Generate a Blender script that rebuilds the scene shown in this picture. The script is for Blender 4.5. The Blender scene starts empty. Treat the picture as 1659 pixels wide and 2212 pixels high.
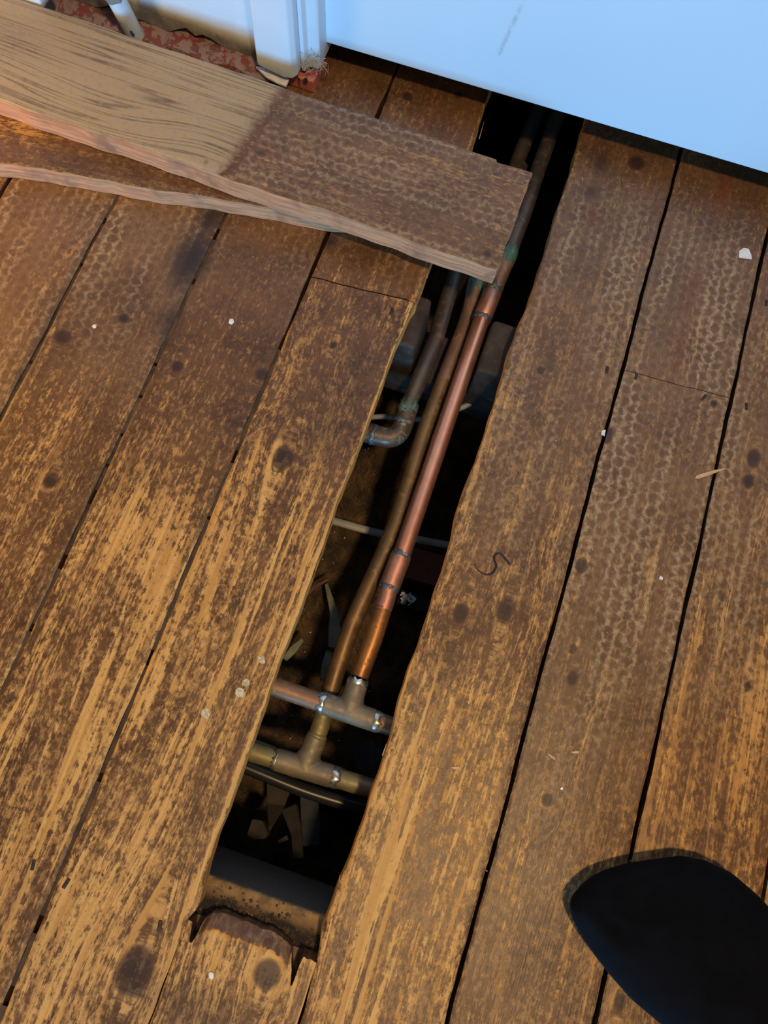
import bpy, bmesh, math, random
import numpy as np
from mathutils import Vector, Matrix
random.seed(7); rng = np.random.default_rng(7)
SC = bpy.context.scene
COL = SC.collection

# ------------------------------------------------------------------ camera
IMG_W, IMG_H, FOC, CAM_H = 1659.0, 2212.0, 1540.0, 0.56
def camera_axes(vp, nadir):
    d1 = np.array([vp[0]-IMG_W/2, vp[1]-IMG_H/2, FOC]); g = np.array([nadir[0]-IMG_W/2, nadir[1]-IMG_H/2, FOC])
    d1 /= np.linalg.norm(d1); g -= g.dot(d1)*d1; g /= np.linalg.norm(g)
    return np.stack([np.cross(d1, -g), d1, -g])
ROT = camera_axes((2700, -4250), (749, 1526))
def P(px, py, z=0.0):                      # point of the plane at height z seen at a pixel of the photograph
    v = ROT @ np.array([px-IMG_W/2, py-IMG_H/2, FOC]); t = (z-CAM_H)/v[2]
    return Vector((v[0]*t, v[1]*t, z))
def PY(px, py, y):                         # same on an upright plane y = const
    v = ROT @ np.array([px-IMG_W/2, py-IMG_H/2, FOC]); t = y/v[1]
    return Vector((v[0]*t, y, CAM_H+v[2]*t))
cam = bpy.data.cameras.new('camera'); cam_ob = bpy.data.objects.new('camera', cam); COL.objects.link(cam_ob)
r = ROT
m = Matrix(((r[0][0], -r[0][1], -r[0][2], 0), (r[1][0], -r[1][1], -r[1][2], 0), (r[2][0], -r[2][1], -r[2][2], CAM_H), (0, 0, 0, 1)))
cam_ob.matrix_world = m
cam.sensor_fit = 'VERTICAL'; cam.sensor_height = 24.0; cam.lens = 24.0*FOC/IMG_H
cam.clip_start = 0.01
SC.camera = cam_ob

# ------------------------------------------------------------------ world, lamps, exposure
w = bpy.data.worlds.new('world'); SC.world = w; w.use_nodes = True
w.node_tree.nodes['Background'].inputs[0].default_value = (0.95, 0.92, 0.90, 1)
w.node_tree.nodes['Background'].inputs[1].default_value = 0.11
def lamp(name, kind, loc, target, energy, color, size=None, size_y=None):
    d = bpy.data.lights.new(name, kind); o = bpy.data.objects.new(name, d); COL.objects.link(o)
    d.energy = energy; d.color = color; o.location = loc
    if kind == 'AREA':
        d.size = size
        if size_y: d.shape = 'RECTANGLE'; d.size_y = size_y
    elif size: d.shadow_soft_size = size
    o.rotation_euler = (Vector(target)-Vector(loc)).to_track_quat('-Z', 'Y').to_euler()
    return o
lamp('room_lamp', 'POINT', (0.36, -0.30, 1.75), (0, 0, 0), 80, (1.0, 0.67, 0.33), 0.06)
lamp('window_daylight', 'AREA', (0.35, -2.6, 0.48), (0.2, 0.6, 0.4), 100, (0.20, 0.58, 1.0), 1.3, 0.8)
lamp('left_glow_fill', 'POINT', (-0.62, 0.20, 0.17), (0, 0, 0), 3.4, (1.0, 0.52, 0.12), 0.05)  # added unseen fill light for the orange glow along the left edge
SC.view_settings.view_transform = 'Standard'; SC.view_settings.look = 'None'
SC.view_settings.exposure = 0.0; SC.view_settings.gamma = 1.0
SC.view_settings.use_curve_mapping = False

# ------------------------------------------------------------------ helpers
def setp(o, label=None, cat=None, group=None, kind=None):
    if label: o['label'] = label
    if cat: o['category'] = cat
    if group: o['group'] = group
    if kind: o['kind'] = kind
    return o
def empty(name, loc=(0, 0, 0), **kw):
    o = bpy.data.objects.new(name, None); COL.objects.link(o); o.location = loc; o.empty_display_size = 0.02
    return setp(o, **kw)
def mesh_ob(name, verts, faces, mat=None, parent=None, smooth=False, **kw):
    me = bpy.data.meshes.new(name); me.from_pydata([tuple(v) for v in verts], [], faces); me.update()
    if mat: me.materials.append(mat)
    o = bpy.data.objects.new(name, me); COL.objects.link(o)
    if parent is not None:
        o.parent = parent; o.matrix_parent_inverse = Matrix.Translation(-Vector(parent.location))
    if smooth: me.shade_smooth()
    return setp(o, **kw)
def recalc(o):
    b = bmesh.new(); b.from_mesh(o.data); bmesh.ops.recalc_face_normals(b, faces=b.faces); b.to_mesh(o.data); b.free()
    return o
class MB:                                  # collects shapes for one mesh
    def __init__(s): s.v = []; s.f = []
    def add(s, v, f):
        n = len(s.v); s.v += [tuple(q) for q in v]; s.f += [tuple(i+n for i in q) for q in f]
    def box(s, x0, x1, y0, y1, z0, z1):
        s.add([(x0,y0,z0),(x1,y0,z0),(x1,y1,z0),(x0,y1,z0),(x0,y0,z1),(x1,y0,z1),(x1,y1,z1),(x0,y1,z1)],
              [(0,3,2,1),(4,5,6,7),(0,1,5,4),(1,2,6,5),(2,3,7,6),(3,0,4,7)])
    def tube(s, pts, rad, seg=20, closed_ends=True, flat=1.0):
        pts = [Vector(p) for p in pts]; n = len(pts)
        rad = rad if hasattr(rad, '__len__') else [rad]*n
        T = [(pts[min(i+1, n-1)]-pts[max(i-1, 0)]).normalized() for i in range(n)]
        up = Vector((0, 0, 1)) if abs(T[0].z) < .9 else Vector((1, 0, 0))
        v = []; f = []
        for i in range(n):
            a = T[i].cross(up); a.normalize(); b = a.cross(T[i])
            for k in range(seg):
                th = 2*math.pi*k/seg
                v.append(pts[i] + a*(math.cos(th)*rad[i]) + b*(math.sin(th)*rad[i]*flat))
        for i in range(n-1):
            for k in range(seg):
                k2 = (k+1) % seg
                f.append((i*seg+k, i*seg+k2, (i+1)*seg+k2, (i+1)*seg+k))
        if closed_ends:
            f.append(tuple(range(seg))[::-1]); f.append(tuple((n-1)*seg+k for k in range(seg)))
        s.add(v, f)
    def build(s, name, mat, parent=None, smooth=False, **kw):
        return recalc(mesh_ob(name, s.v, s.f, mat, parent, smooth, **kw))
def bevel(o, w=0.001, seg=2, ang=0.6):
    b = o.modifiers.new('bevel', 'BEVEL'); b.width = w; b.segments = seg; b.limit_method = 'ANGLE'; b.angle_limit = ang
    return o
def catmull(pts, n=8):
    pts = [Vector(p) for p in pts]; q = [pts[0]*2-pts[1]] + pts + [pts[-1]*2-pts[-2]]; out = []
    for i in range(1, len(q)-2):
        for k in range(n):
            t = k/n; a, b, c, d = q[i-1:i+3]
            out.append(0.5*((2*b) + (c-a)*t + (2*a-5*b+4*c-d)*t*t + (3*b-a-3*c+d)*t**3))
    out.append(pts[-1]); return out
def auto_smooth(o, deg=35):
    b = bmesh.new(); b.from_mesh(o.data)
    for f in b.faces: f.smooth = True
    for e in b.edges:
        if len(e.link_faces) == 2 and e.calc_face_angle(0) > math.radians(deg): e.smooth = False
    b.to_mesh(o.data); b.free(); return o
def chip(name, poly, z0, z1, mat, parent=None, jit=0, **kw):     # a flat shard with thickness from an outline
    n = len(poly); v = [(p[0], p[1], z0) for p in poly] + [(p[0], p[1], z1 + random.uniform(-jit, jit)) for p in poly]
    f = [tuple(range(n))[::-1], tuple(range(n, 2*n))] + [(i, (i+1) % n, n+(i+1) % n, n+i) for i in range(n)]
    return recalc(mesh_ob(name, v, f, mat, parent, **kw))

# ------------------------------------------------------------------ node helpers
class NT:
    def __init__(s, name):
        s.m = bpy.data.materials.new(name); s.m.use_nodes = True; s.t = s.m.node_tree; s.t.nodes.clear()
        s.out = s.t.nodes.new('ShaderNodeOutputMaterial'); s.b = s.t.nodes.new('ShaderNodeBsdfPrincipled')
        s.t.links.new(s.b.outputs[0], s.out.inputs[0])
    def put(s, sock, v):
        if isinstance(v, bpy.types.NodeSocket): s.t.links.new(v, sock)
        elif v is not None:
            if sock.type == 'RGBA' and len(v) == 3: v = (*v, 1)
            sock.default_value = v
    def bsdf(s, **kw):
        for k, v in kw.items(): s.put(s.b.inputs[k.replace('_', ' ')], v)
    def M(s, op, a, b=None, c=None, clamp=False):
        n = s.t.nodes.new('ShaderNodeMath'); n.operation = op; n.use_clamp = clamp
        for i, v in enumerate((a, b, c)): s.put(n.inputs[i], v)
        return n.outputs[0]
    def ss(s, v, lo, hi, o0=0.0, o1=1.0):
        n = s.t.nodes.new('ShaderNodeMapRange'); n.interpolation_type = 'SMOOTHSTEP'
        for i, q in enumerate((v, lo, hi, o0, o1)): s.put(n.inputs[i], q)
        return n.outputs[0]
    def vec(s, x, y, z):
        n = s.t.nodes.new('ShaderNodeCombineXYZ')
        for i, q in enumerate((x, y, z)): s.put(n.inputs[i], q)
        return n.outputs[0]
    def sep(s, v):
        n = s.t.nodes.new('ShaderNodeSeparateXYZ'); s.put(n.inputs[0], v); return n.outputs
    def noise(s, v, scale=1.0, detail=3.0, rough=0.55, dist=0.0, color=False):
        n = s.t.nodes.new('ShaderNodeTexNoise')
        s.put(n.inputs['Vector'], v); s.put(n.inputs['Scale'], scale); s.put(n.inputs['Detail'], detail)
        s.put(n.inputs['Roughness'], rough); s.put(n.inputs['Distortion'], dist)
        return n.outputs[1 if color else 0]
    def voro(s, v, scale, feature='F1', rand=1.0, out=0):
        n = s.t.nodes.new('ShaderNodeTexVoronoi'); n.feature = feature
        s.put(n.inputs['Vector'], v); s.put(n.inputs['Scale'], scale); s.put(n.inputs['Randomness'], rand)
        return n.outputs[out]
    def mix(s, f, a, b, mode='MIX'):
        n = s.t.nodes.new('ShaderNodeMix'); n.data_type = 'RGBA'; n.blend_type = mode
        s.put(n.inputs[0], f); s.put(n.inputs[6], a); s.put(n.inputs[7], b); return n.outputs[2]
    def attr(s, name):
        n = s.t.nodes.new('ShaderNodeAttribute'); n.attribute_name = name; return n.outputs['Vector']
    def obj(s):
        return s.t.nodes.new('ShaderNodeTexCoord').outputs['Object']
    def bump(s, h, strength=0.5, dist=0.001):
        n = s.t.nodes.new('ShaderNodeBump'); s.put(n.inputs['Height'], h); n.inputs['Strength'].default_value = strength
        n.inputs['Distance'].default_value = dist; s.t.links.new(n.outputs[0], s.b.inputs['Normal'])

# ------------------------------------------------------------------ materials
def mat_board():
    """Stained, worn pine. ga = (grain coordinate, length, seed), gb = (wear, carpet-backing print, dark stain and painted shade), gc = (red, knot, bare)."""
    n = NT('worn_stained_pine')
    g, a, sd = n.sep(n.attr('ga')); wear, honey, dark = n.sep(n.attr('gb')); red, knot, bare = n.sep(n.attr('gc'))
    iso = n.obj()
    # streaks along the grain
    streak = n.noise(n.vec(n.M('MULTIPLY', g, 150.), n.M('MULTIPLY', a, 9.), sd), 1, 4, .62, .3)
    fine = n.noise(n.vec(n.M('MULTIPLY', g, 620.), n.M('MULTIPLY', a, 26.), sd), 1, 2, .6)
    blotch = n.noise(iso, 95, 3, .6, .4)
    speck = n.noise(n.vec(n.M('MULTIPLY', g, 330.), n.M('MULTIPLY', a, 150.), sd), 1, 4, .75)
    f1 = n.M('ADD', n.M('MULTIPLY', streak, .26), n.M('MULTIPLY', blotch, .14))
    f2 = n.M('ADD', n.M('MULTIPLY', speck, .36), n.M('MULTIPLY', fine, .24))
    mm = n.M('ADD', f1, f2)
    band = n.noise(n.vec(n.M('MULTIPLY', g, 60.), n.M('MULTIPLY', a, 6.), n.M('ADD', sd, 9.)), 1, 2, .5)
    thr = n.M('ADD', n.M('ADD', .527, n.M('MULTIPLY', n.M('SUBTRACT', .5, band), .17)), n.M('MULTIPLY', n.M('SUBTRACT', .5, wear), .25))
    mask = n.ss(mm, n.M('SUBTRACT', thr, .030), n.M('ADD', thr, .034))
    half = n.ss(n.M('ADD', mm, n.M('MULTIPLY', n.M('SUBTRACT', speck, .5), .30)), n.M('SUBTRACT', thr, .085), n.M('SUBTRACT', thr, .005))
    clean = n.noise(n.vec(n.M('MULTIPLY', g, 120.), n.M('MULTIPLY', a, 4.5), n.M('ADD', sd, 21.)), 1, 2, .45)
    clean = n.M('ADD', clean, n.M('MULTIPLY', n.M('SUBTRACT', speck, .5), .16))
    mask = n.M('MAXIMUM', mask, n.M('MULTIPLY', n.ss(clean, .585, .635), n.ss(wear, .34, .52)))
    # stained surface
    tone = n.noise(iso, 22, 4, .6)
    mott = n.noise(iso, 210, 3, .7)
    stain = n.mix(n.ss(tone, .32, .68), (.072, .031, .0135), (.150, .068, .026))
    stain = n.mix(n.ss(mott, .40, .72, 0, .45), stain, (.235, .122, .052))
    stain = n.mix(n.ss(speck, .54, .68, 0, .55), stain, (.30, .165, .072))
    stain = n.mix(n.ss(fine, .45, .75, 0, .45), stain, (.060, .026, .011))
    # bare worn wood
    ring = n.noise(n.vec(n.M('MULTIPLY', g, 330.), n.M('MULTIPLY', a, 4.), sd), 1, 2, .5)
    wood = n.mix(n.ss(ring, .36, .64), (.66, .375, .115), (.50, .250, .066))
    wood = n.mix(n.ss(mott, .48, .8, 0, .45), wood, (.22, .105, .032))
    col = n.mix(n.M('MULTIPLY', half, .85), stain, n.mix(n.ss(tone, .35, .65), (.28, .140, .047), (.35, .187, .068)))
    col = n.mix(mask, col, wood)
    # aged bare plank (unstained end)
    gw = n.noise(n.vec(n.M('MULTIPLY', g, 150.), n.M('MULTIPLY', a, 3.2), sd), 1, 1, .4)
    rl = n.ss(n.M('PINGPONG', n.M('MULTIPLY', gw, 5.), .5), .0, .24, 1, 0)
    oldw = n.mix(n.M('MULTIPLY', rl, n.ss(tone, .3, .6, .35, .95)), (.38, .275, .150), (.150, .095, .048))
    oldw = n.mix(n.ss(blotch, .4, .75, 0, .6), oldw, (.33, .265, .195))
    oldw = n.mix(n.ss(mott, .5, .75, 0, .4), oldw, (.20, .14, .09))
    bm = n.ss(n.M('ADD', bare, n.M('MULTIPLY', n.M('SUBTRACT', blotch, .5), .5)), .36, .70)
    col = n.mix(bm, col, oldw)
    # print left by a honeycomb carpet backing: hexagonal cells in columns along the board
    def warp(vec, scale, amp):
        q = n.t.nodes.new('ShaderNodeVectorMath'); q.operation = 'MULTIPLY_ADD'
        n.put(q.inputs[0], n.noise(vec, scale, 2, .5, 0, True)); q.inputs[1].default_value = (amp, amp, 0); n.put(q.inputs[2], vec); return q.outputs[0]
    wx, wy, wz = n.sep(warp(warp(iso, 45, .011), 170, .0085))
    hu = n.M('MULTIPLY', wy, 97.); hv = n.M('MULTIPLY', wx, 97.)
    def cellv(off):
        a_ = n.M('SUBTRACT', n.M('FLOORED_MODULO', n.M('ADD', hu, off*.5), 1.), .5)
        b_ = n.M('SUBTRACT', n.M('FLOORED_MODULO', n.M('ADD', hv, off*.866025), 1.73205), .866025)
        a_, b_ = n.M('ABSOLUTE', a_), n.M('ABSOLUTE', b_)
        ds_ = n.M('SUBTRACT', .5, n.M('ADD', n.M('MULTIPLY', a_, .5), n.M('MULTIPLY', b_, .866025))); dh_ = n.M('SUBTRACT', .5, a_)
        return ds_, dh_, n.M('MINIMUM', ds_, dh_)
    s1, h1, e1 = cellv(0.); s2, h2, e2 = cellv(1.)
    pick = n.M('GREATER_THAN', e1, e2)
    def sel(p, q): return n.M('ADD', n.M('MULTIPLY', p, pick), n.M('MULTIPLY', q, n.M('SUBTRACT', 1., pick)))
    dsl, dho = sel(s1, s2), sel(h1, h2)
    net = n.M('MAXIMUM', n.ss(dsl, .0, .27, 1, 0), n.ss(dho, .0, .18, .5, 0))
    rowm = n.noise(n.vec(n.M('MULTIPLY', g, 70.), n.M('MULTIPLY', a, 6.), 3.3), 1, 2, .5)
    patch = n.ss(n.noise(iso, 270, 2, .6), .36, .64)
    film = n.M('MULTIPLY', honey, n.ss(tone, .3, .7, .25, .50), clamp=True)
    col = n.mix(film, col, (.21, .130, .072))
    ho = n.M('MULTIPLY', n.M('MULTIPLY', net, n.ss(rowm, .40, .60, .12, .95)), n.M('MULTIPLY', honey, n.M('ADD', .25, n.M('MULTIPLY', patch, .6))), clamp=True)
    col = n.mix(ho, col, (.45, .33, .195))
    cell = n.M('MULTIPLY', n.ss(n.M('MINIMUM', dsl, dho), .15, .40), n.M('MULTIPLY', honey, .28), clamp=True)
    col = n.mix(cell, col, (.080, .040, .020))
    # stains with the painted door shade, red lead, knots
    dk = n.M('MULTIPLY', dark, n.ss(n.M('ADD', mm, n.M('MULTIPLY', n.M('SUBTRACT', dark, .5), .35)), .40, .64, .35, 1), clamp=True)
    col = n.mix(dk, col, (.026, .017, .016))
    col = n.mix(n.M('MULTIPLY', red, n.ss(blotch, .3, .6), clamp=True), col, (.16, .035, .018))
    kr = n.ss(n.M('ADD', knot, n.M('MULTIPLY', n.M('SUBTRACT', mott, .5), .25)), .30, .75)
    col = n.mix(n.M('MULTIPLY', kr, .84), col, n.mix(n.ss(knot, .55, 1.05), (.072, .033, .017), (.026, .013, .012)))
    n.bsdf(Base_Color=col, Roughness=n.ss(mask, 0, 1, .42, .58), Specular_IOR_Level=.35)
    h = n.M('SUBTRACT', n.M('MULTIPLY', fine, .5), n.M('MULTIPLY', mask, .55))
    n.bump(h, .55, .0007)
    return n.m
def mat_simple(name, c1, c2=None, scale=60, rough=.6, metal=0., bump=0., detail=4, lo=.35, hi=.65, spec=.4, c3=None, s3=150, t3=.6):
    n = NT(name); o = n.obj(); col = c1
    v = n.noise(o, scale, detail, .6)
    if c2: col = n.mix(n.ss(v, lo, hi), c1, c2)
    if c3: col = n.mix(n.ss(n.noise(o, s3, 3, .65, .5), t3, t3+.06), col, c3)
    n.bsdf(Base_Color=col, Roughness=rough, Metallic=metal, Specular_IOR_Level=spec)
    if bump: n.bump(v, bump, .001)
    return n.m
BOARD = mat_board()
JOIST = mat_simple('old_dark_joist', (.028, .021, .018), (.060, .044, .035), 45, .8, bump=.7, c3=(.17, .10, .065), s3=60, t3=.63)
def mat_dirty_joist():
    n = NT('dirty_joist_top'); o = n.obj(); v = n.noise(o, 55, 5, .7, .5); u = n.noise(o, 170, 3, .7)
    y = n.sep(o)[1]
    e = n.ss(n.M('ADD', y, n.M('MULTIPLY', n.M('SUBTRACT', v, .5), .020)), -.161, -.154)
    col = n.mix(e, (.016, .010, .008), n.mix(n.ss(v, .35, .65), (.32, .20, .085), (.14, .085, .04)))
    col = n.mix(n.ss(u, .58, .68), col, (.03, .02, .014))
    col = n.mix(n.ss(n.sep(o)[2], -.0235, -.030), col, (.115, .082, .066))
    n.bsdf(Base_Color=col, Roughness=.85); n.bump(n.M('ADD', v, n.M('MULTIPLY', u, .5)), .9, .003); return n.m
DIRTJ = mat_dirty_joist()
def mat_edge():
    n = NT('split_pale_edge'); x, y, z = n.sep(n.obj()); o = n.obj()
    f = n.noise(n.vec(n.M('MULTIPLY', x, 300.), n.M('MULTIPLY', y, 14.), n.M('MULTIPLY', z, 420.)), 1, 3, .6); v = n.noise(o, 26, 3, .6)
    col = n.mix(n.ss(f, .35, .65), (.42, .180, .085), (.60, .30, .155)); col = n.mix(n.ss(v, .5, .68, 0, .8), col, (.25, .125, .07))
    col = n.mix(n.ss(f, .62, .70, 0, .6), col, (.16, .08, .05))
    n.bsdf(Base_Color=col, Roughness=.7); n.bump(f, .5, .001); return n.m
EDGE = mat_edge()
def mat_soil():
    n = NT('rubble_soil'); o = n.obj(); v = n.noise(o, 40, 6, .7); u = n.noise(o, 260, 3, .7)
    col = n.mix(n.ss(v, .35, .7), (.035, .021, .012), (.17, .10, .045)); col = n.mix(n.ss(u, .64, .70), col, (.20, .125, .06))
    n.bsdf(Base_Color=col, Roughness=.75); n.bump(n.M('ADD', v, u), 1., .006); return n.m
SOIL = mat_soil()
def mat_pipe(name, a, b, c=None, metal=.85, rough=(.28, .5), s=(25, 140), t=.56, patina=None, pt=.62):
    n = NT(name); o = n.obj()
    v = n.noise(o, s[0], 4, .65, .4); u = n.noise(o, s[1], 4, .65)
    col = n.mix(n.ss(v, .35, .65), a, b)
    if c: col = n.mix(n.ss(u, t, t+.1), col, c)
    mt = metal
    if patina:
        pm = n.ss(n.noise(o, 85, 4, .7, .6), pt, pt+.05); col = n.mix(pm, col, patina)
        mt = n.M('MULTIPLY', n.M('SUBTRACT', 1., pm), metal)
    n.bsdf(Base_Color=col, Metallic=mt, Roughness=n.ss(u, .3, .7, rough[0], rough[1])); n.bump(u, .12, .0005)
    return n.m
CU_NEW = mat_pipe('bright_copper', (.86, .40, .25), (.78, .33, .20), rough=(.30, .42))
CU_COUP = mat_pipe('coupler_copper', (.80, .38, .25), (.66, .30, .20), rough=(.36, .5))
CU_BROWN = mat_pipe('browned_copper', (.28, .155, .062), (.19, .115, .055), (.34, .20, .085), .65, (.36, .55), patina=(.05, .19, .15), pt=.70)
CU_ORANGE = mat_pipe('oiled_orange_copper', (.52, .23, .07), (.34, .15, .055), (.16, .09, .05), .75, (.32, .5), t=.60)
CU_DARK = mat_pipe('dark_copper', (.155, .115, .085), (.10, .082, .072), (.23, .15, .10), .7, (.38, .58), patina=(.06, .15, .13), pt=.70)
CU_OLIVE = mat_pipe('olive_tarnish', (.31, .26, .12), (.23, .20, .11), (.38, .30, .15), .5, (.48, .66))
CU_TEE = mat_pipe('dull_tee_copper', (.27, .225, .155), (.20, .165, .115), (.33, .24, .14), .45, (.48, .68))
CU_PINK = mat_pipe('pinkish_copper', (.33, .185, .115), (.25, .14, .085), (.40, .26, .13), .6, (.45, .62))
VERDI = mat_pipe('verdigris', (.045, .16, .125), (.10, .14, .10), (.12, .28, .24), .2, (.6, .8), t=.55)
SOLDER = mat_pipe('bright_solder', (.75, .75, .74), (.50, .49, .46), (.85, .85, .85), .9, (.22, .45))
FLUX = mat_pipe('grey_solder', (.17, .175, .17), (.10, .11, .11), (.26, .26, .25), .6, (.4, .6))
WHITE = mat_simple('white_gloss_paint', (.58, .70, .82), (.55, .67, .79), 12, .38)
def mat_door():
    n = NT('white_door_paint'); o = n.obj()
    col = n.mix(n.ss(n.noise(o, 5, 2), .3, .7), (.52, .70, .86), (.50, .68, .85))
    x, y, z = n.sep(o)                                          # a faint grey scuff on the paint
    dx = n.M('ABSOLUTE', n.M('SUBTRACT', x, n.M('ADD', .1655, n.M('MULTIPLY', n.M('SUBTRACT', z, .055), .18))))
    line = n.M('MULTIPLY', n.ss(dx, .0, .0032, 1, 0), n.M('MULTIPLY', n.ss(z, .034, .042), n.ss(z, .075, .095, 1, 0)))
    sc = n.M('MULTIPLY', line, n.ss(n.noise(o, 130, 3, .7), .36, .58, 0, .55))
    col = n.mix(sc, col, (.30, .36, .42))
    n.bsdf(Base_Color=col, Roughness=.35); n.bump(n.noise(o, 35, 2), .04, .001); return n.m
DOORM = mat_door()
def mat_wall():
    n = NT('plaster_wall'); o = n.obj(); x, y, z = n.sep(o)
    v = n.noise(o, 28, 4, .6); u = n.noise(o, 150, 4, .7)
    t = n.M('ADD', n.M('ADD', z, n.M('MULTIPLY', n.M('SUBTRACT', v, .5), .007)), n.M('MULTIPLY', x, .09))
    raw = n.mix(n.ss(u, .4, .7), (.17, .17, .165), (.27, .265, .255)); raw = n.mix(n.ss(v, .55, .66), raw, (.12, .115, .105))
    n.bsdf(Base_Color=n.mix(n.ss(t, -.012, .004), raw, (.57, .69, .81)), Roughness=.6); n.bump(u, .4, .001); return n.m
WALL = mat_wall()
RED = mat_simple('flaking_red_paint', (.22, .050, .045), (.17, .070, .060), 60, .7, bump=.6, c3=(.27, .19, .17), s3=110, t3=.46)
REDB = mat_simple('red_painted_block', (.52, .11, .09), (.42, .15, .125), 70, .55, bump=.4, c3=(.48, .24, .18), s3=120, t3=.58)
BLACK = mat_simple('black_void', (.012, .011, .011), None, rough=.9)
BLOCKER = mat_simple('blocker_wall', (.30, .29, .28), None, rough=.9)
CABLE_G = mat_simple('grey_cable_sheath', (.36, .38, .38), (.28, .29, .29), 40, .45)
CABLE_B = mat_simple('black_pipe_sheath', (.020, .021, .022), None, rough=.32)
CHIPW = mat_simple('white_paint_chip', (.78, .79, .80), (.66, .67, .68), 200, .5)
SPLAT = mat_simple('cream_paint_splash', (.62, .54, .38), (.42, .33, .20), 350, .6, lo=.45, hi=.55)
SPLIN = mat_simple('pale_splinter', (.60, .42, .24), (.50, .32, .17), 150, .6)
OFFCUT = mat_simple('dusty_offcut', (.042, .032, .025), (.028, .022, .018), 70, .8, bump=.5)
GREYOFF = mat_simple('grey_offcut', (.036, .042, .052), (.026, .030, .038), 60, .8, bump=.4)
BRICKM = mat_simple('red_brown_batten', (.16, .062, .035), (.11, .044, .028), 60, .8, bump=.5)
GREENOFF = mat_simple('grey_green_strip', (.13, .145, .095), (.20, .21, .14), 60, .5, bump=.4)
NAIL = mat_simple('rusty_nail', (.030, .024, .022), (.055, .04, .033), 300, .55, metal=.5)
PLAST = mat_simple('white_flakes', (.72, .74, .78), (.58, .60, .64), 200, .6)
INK = mat_simple('black_thread', (.012, .013, .022), None, rough=.7)
BLUE = mat_simple('blue_paint_spot', (.02, .09, .30), None, rough=.4)
FLUFF = mat_simple('grey_dust_fluff', (.34, .34, .34), None, rough=.9)
GREYN = mat_simple('grey_connector', (.30, .31, .31), None, rough=.45, metal=.4)
def mat_sock():
    n = NT('black_sock_knit'); o = n.obj()
    v = n.noise(o, 900, 2, .6); u = n.noise(o, 40, 3, .6)
    n.bsdf(Base_Color=n.mix(n.ss(u, .3, .7), (.0022, .0026, .0045), (.0036, .0042, .0072)), Roughness=.85, Sheen_Weight=.012, Sheen_Roughness=.4, Specular_IOR_Level=.06)
    n.bump(v, .35, .0008); return n.m
SOCK = mat_sock()
TROUS = mat_simple('dark_navy_cloth', (.010, .012, .022), (.014, .017, .03), 300, .9, bump=.3, spec=.1)

# ------------------------------------------------------------------ wood marks where the boards carry them, plus shade painted near the door
def w2(px, py): q = P(px, py, 0); return (q.x, q.y)
KNOTS = [(612, 990, .0085, .011), (292, 2098, .0125, .016), (577, 2105, .0088, .0095), (110, 1038, .006, .007), (135, 728, .008, .007),
         (266, 688, .005, .005), (383, 792, .005, .006), (566, 808, .006, .006), (1375, 352, .0085, .009), (1092, 1318, .0065, .011), (1090, 1395, .0, .0),
         (995, 1325, .006, .009), (1183, 1728, .0042, .005), (1168, 800, .0035, .004), (1628, 990, .0055, .009), (1617, 1040, .005, .007),
         (1340, 2165, .004, .006), (1615, 1483, .003, .004), (25, 1505, .003, .004), (1541, 872, .0035, .004), (990, 205, .004, .005),
         (1238, 1402, .003, .0045), (1236, 1465, .004, .006), (1256, 1222, .005, .007), (880, 208, .006, .005), (720, 745, .003, .004), (1313, 940, .004, .008)]
DARKS = [(415, 560, .022, .050, 1.0), (455, 470, .016, .030, .95), (370, 690, .018, .030, .8), (715, 520, .009, .014, .9), (770, 780, .030, .060, .55), (700, 930, .028, .05, .6),
         (640, 860, .02, .03, .4), (1300, 350, .016, .022, .7), (1275, 415, .012, .012, .8), (1030, 1360, .010, .010, .5), (1060, 1340, .028, .024, .35), (830, 150, .06, .04, .45), (940, 190, .05, .03, .35),  # last two deepen the painted shade and dirt near the door
         (240, 1270, .006, .012, .5), (600, 1260, .012, .02, .35), (420, 2190, .05, .022, .6), (330, 2160, .03, .02, .4),
         (90, 2010, .03, .03, .25), (1380, 1900, .04, .02, .3), (300, 640, .02, .05, .45), (200, 700, .06, .06, .35), (620, 700, .03, .05, .3), (500, 900, .03, .05, .3), (330, 980, .02, .06, .35),
         (1500, 300, .09, .014, .35), (1250, 700, .02, .05, .15), (130, 1000, .04, .05, .35), (50, 1650, .02, .05, .3)]
REDS = [(1283, 478, .0035, .012, .9), (1255, 640, .004, .010, .2), (1490, 640, .008, .030, .45), (1465, 770, .006, .03, .45), (1560, 420, .008, .03, .6), (1240, 270, .03, .02, .3),
        (930, 250, .004, .022, .75), (905, 250, .002, .02, .5), (975, 270, .003, .02, .5), (1480, 1030, .004, .01, .2), (995, 1330, .008, .012, .45), (1092, 1330, .009, .014, .3)]
# wear keyed by board column (left seam) along y:  (y, wear)
WEAR = {-9: [(-.4, .45), (.8, .3)], -1: [(0, .35), (.15, .22), (.3, .10), (.5, .1)], 0: [(-.3, .52), (-.1, .45), (.08, .33), (.2, .2), (.4, .12)],
        1: [(-.3, .50), (-.16, .52), (-.08, .56), (0, .46), (.06, .52), (.13, .38), (.2, .24), (.3, .12), (.5, .06)],
        2: [(-.3, .46), (-.2, .60), (-.08, .52), (0, .50), (.1, .55), (.16, .44), (.24, .32), (.34, .25), (.36, .14), (.6, .08)],
        3: [(-.3, .46), (-.2, .56), (0, .55)], 4: [(-.3, .54), (-.2, .52), (-.1, .56), (-.03, .58), (.02, .48), (.08, .36), (.15, .36), (.25, .34), (.34, .28), (.45, .14), (.6, .05)],
        5: [(-.3, .42), (-.15, .36), (0, .34), (.1, .30), (.3, .24), (.45, .12), (.6, .05)], 6: [(-.3, .38), (-.1, .40), (.1, .42), (.2, .36), (.35, .24), (.5, .12)],
        7: [(-.3, .42), (.6, .3)]}
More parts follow.
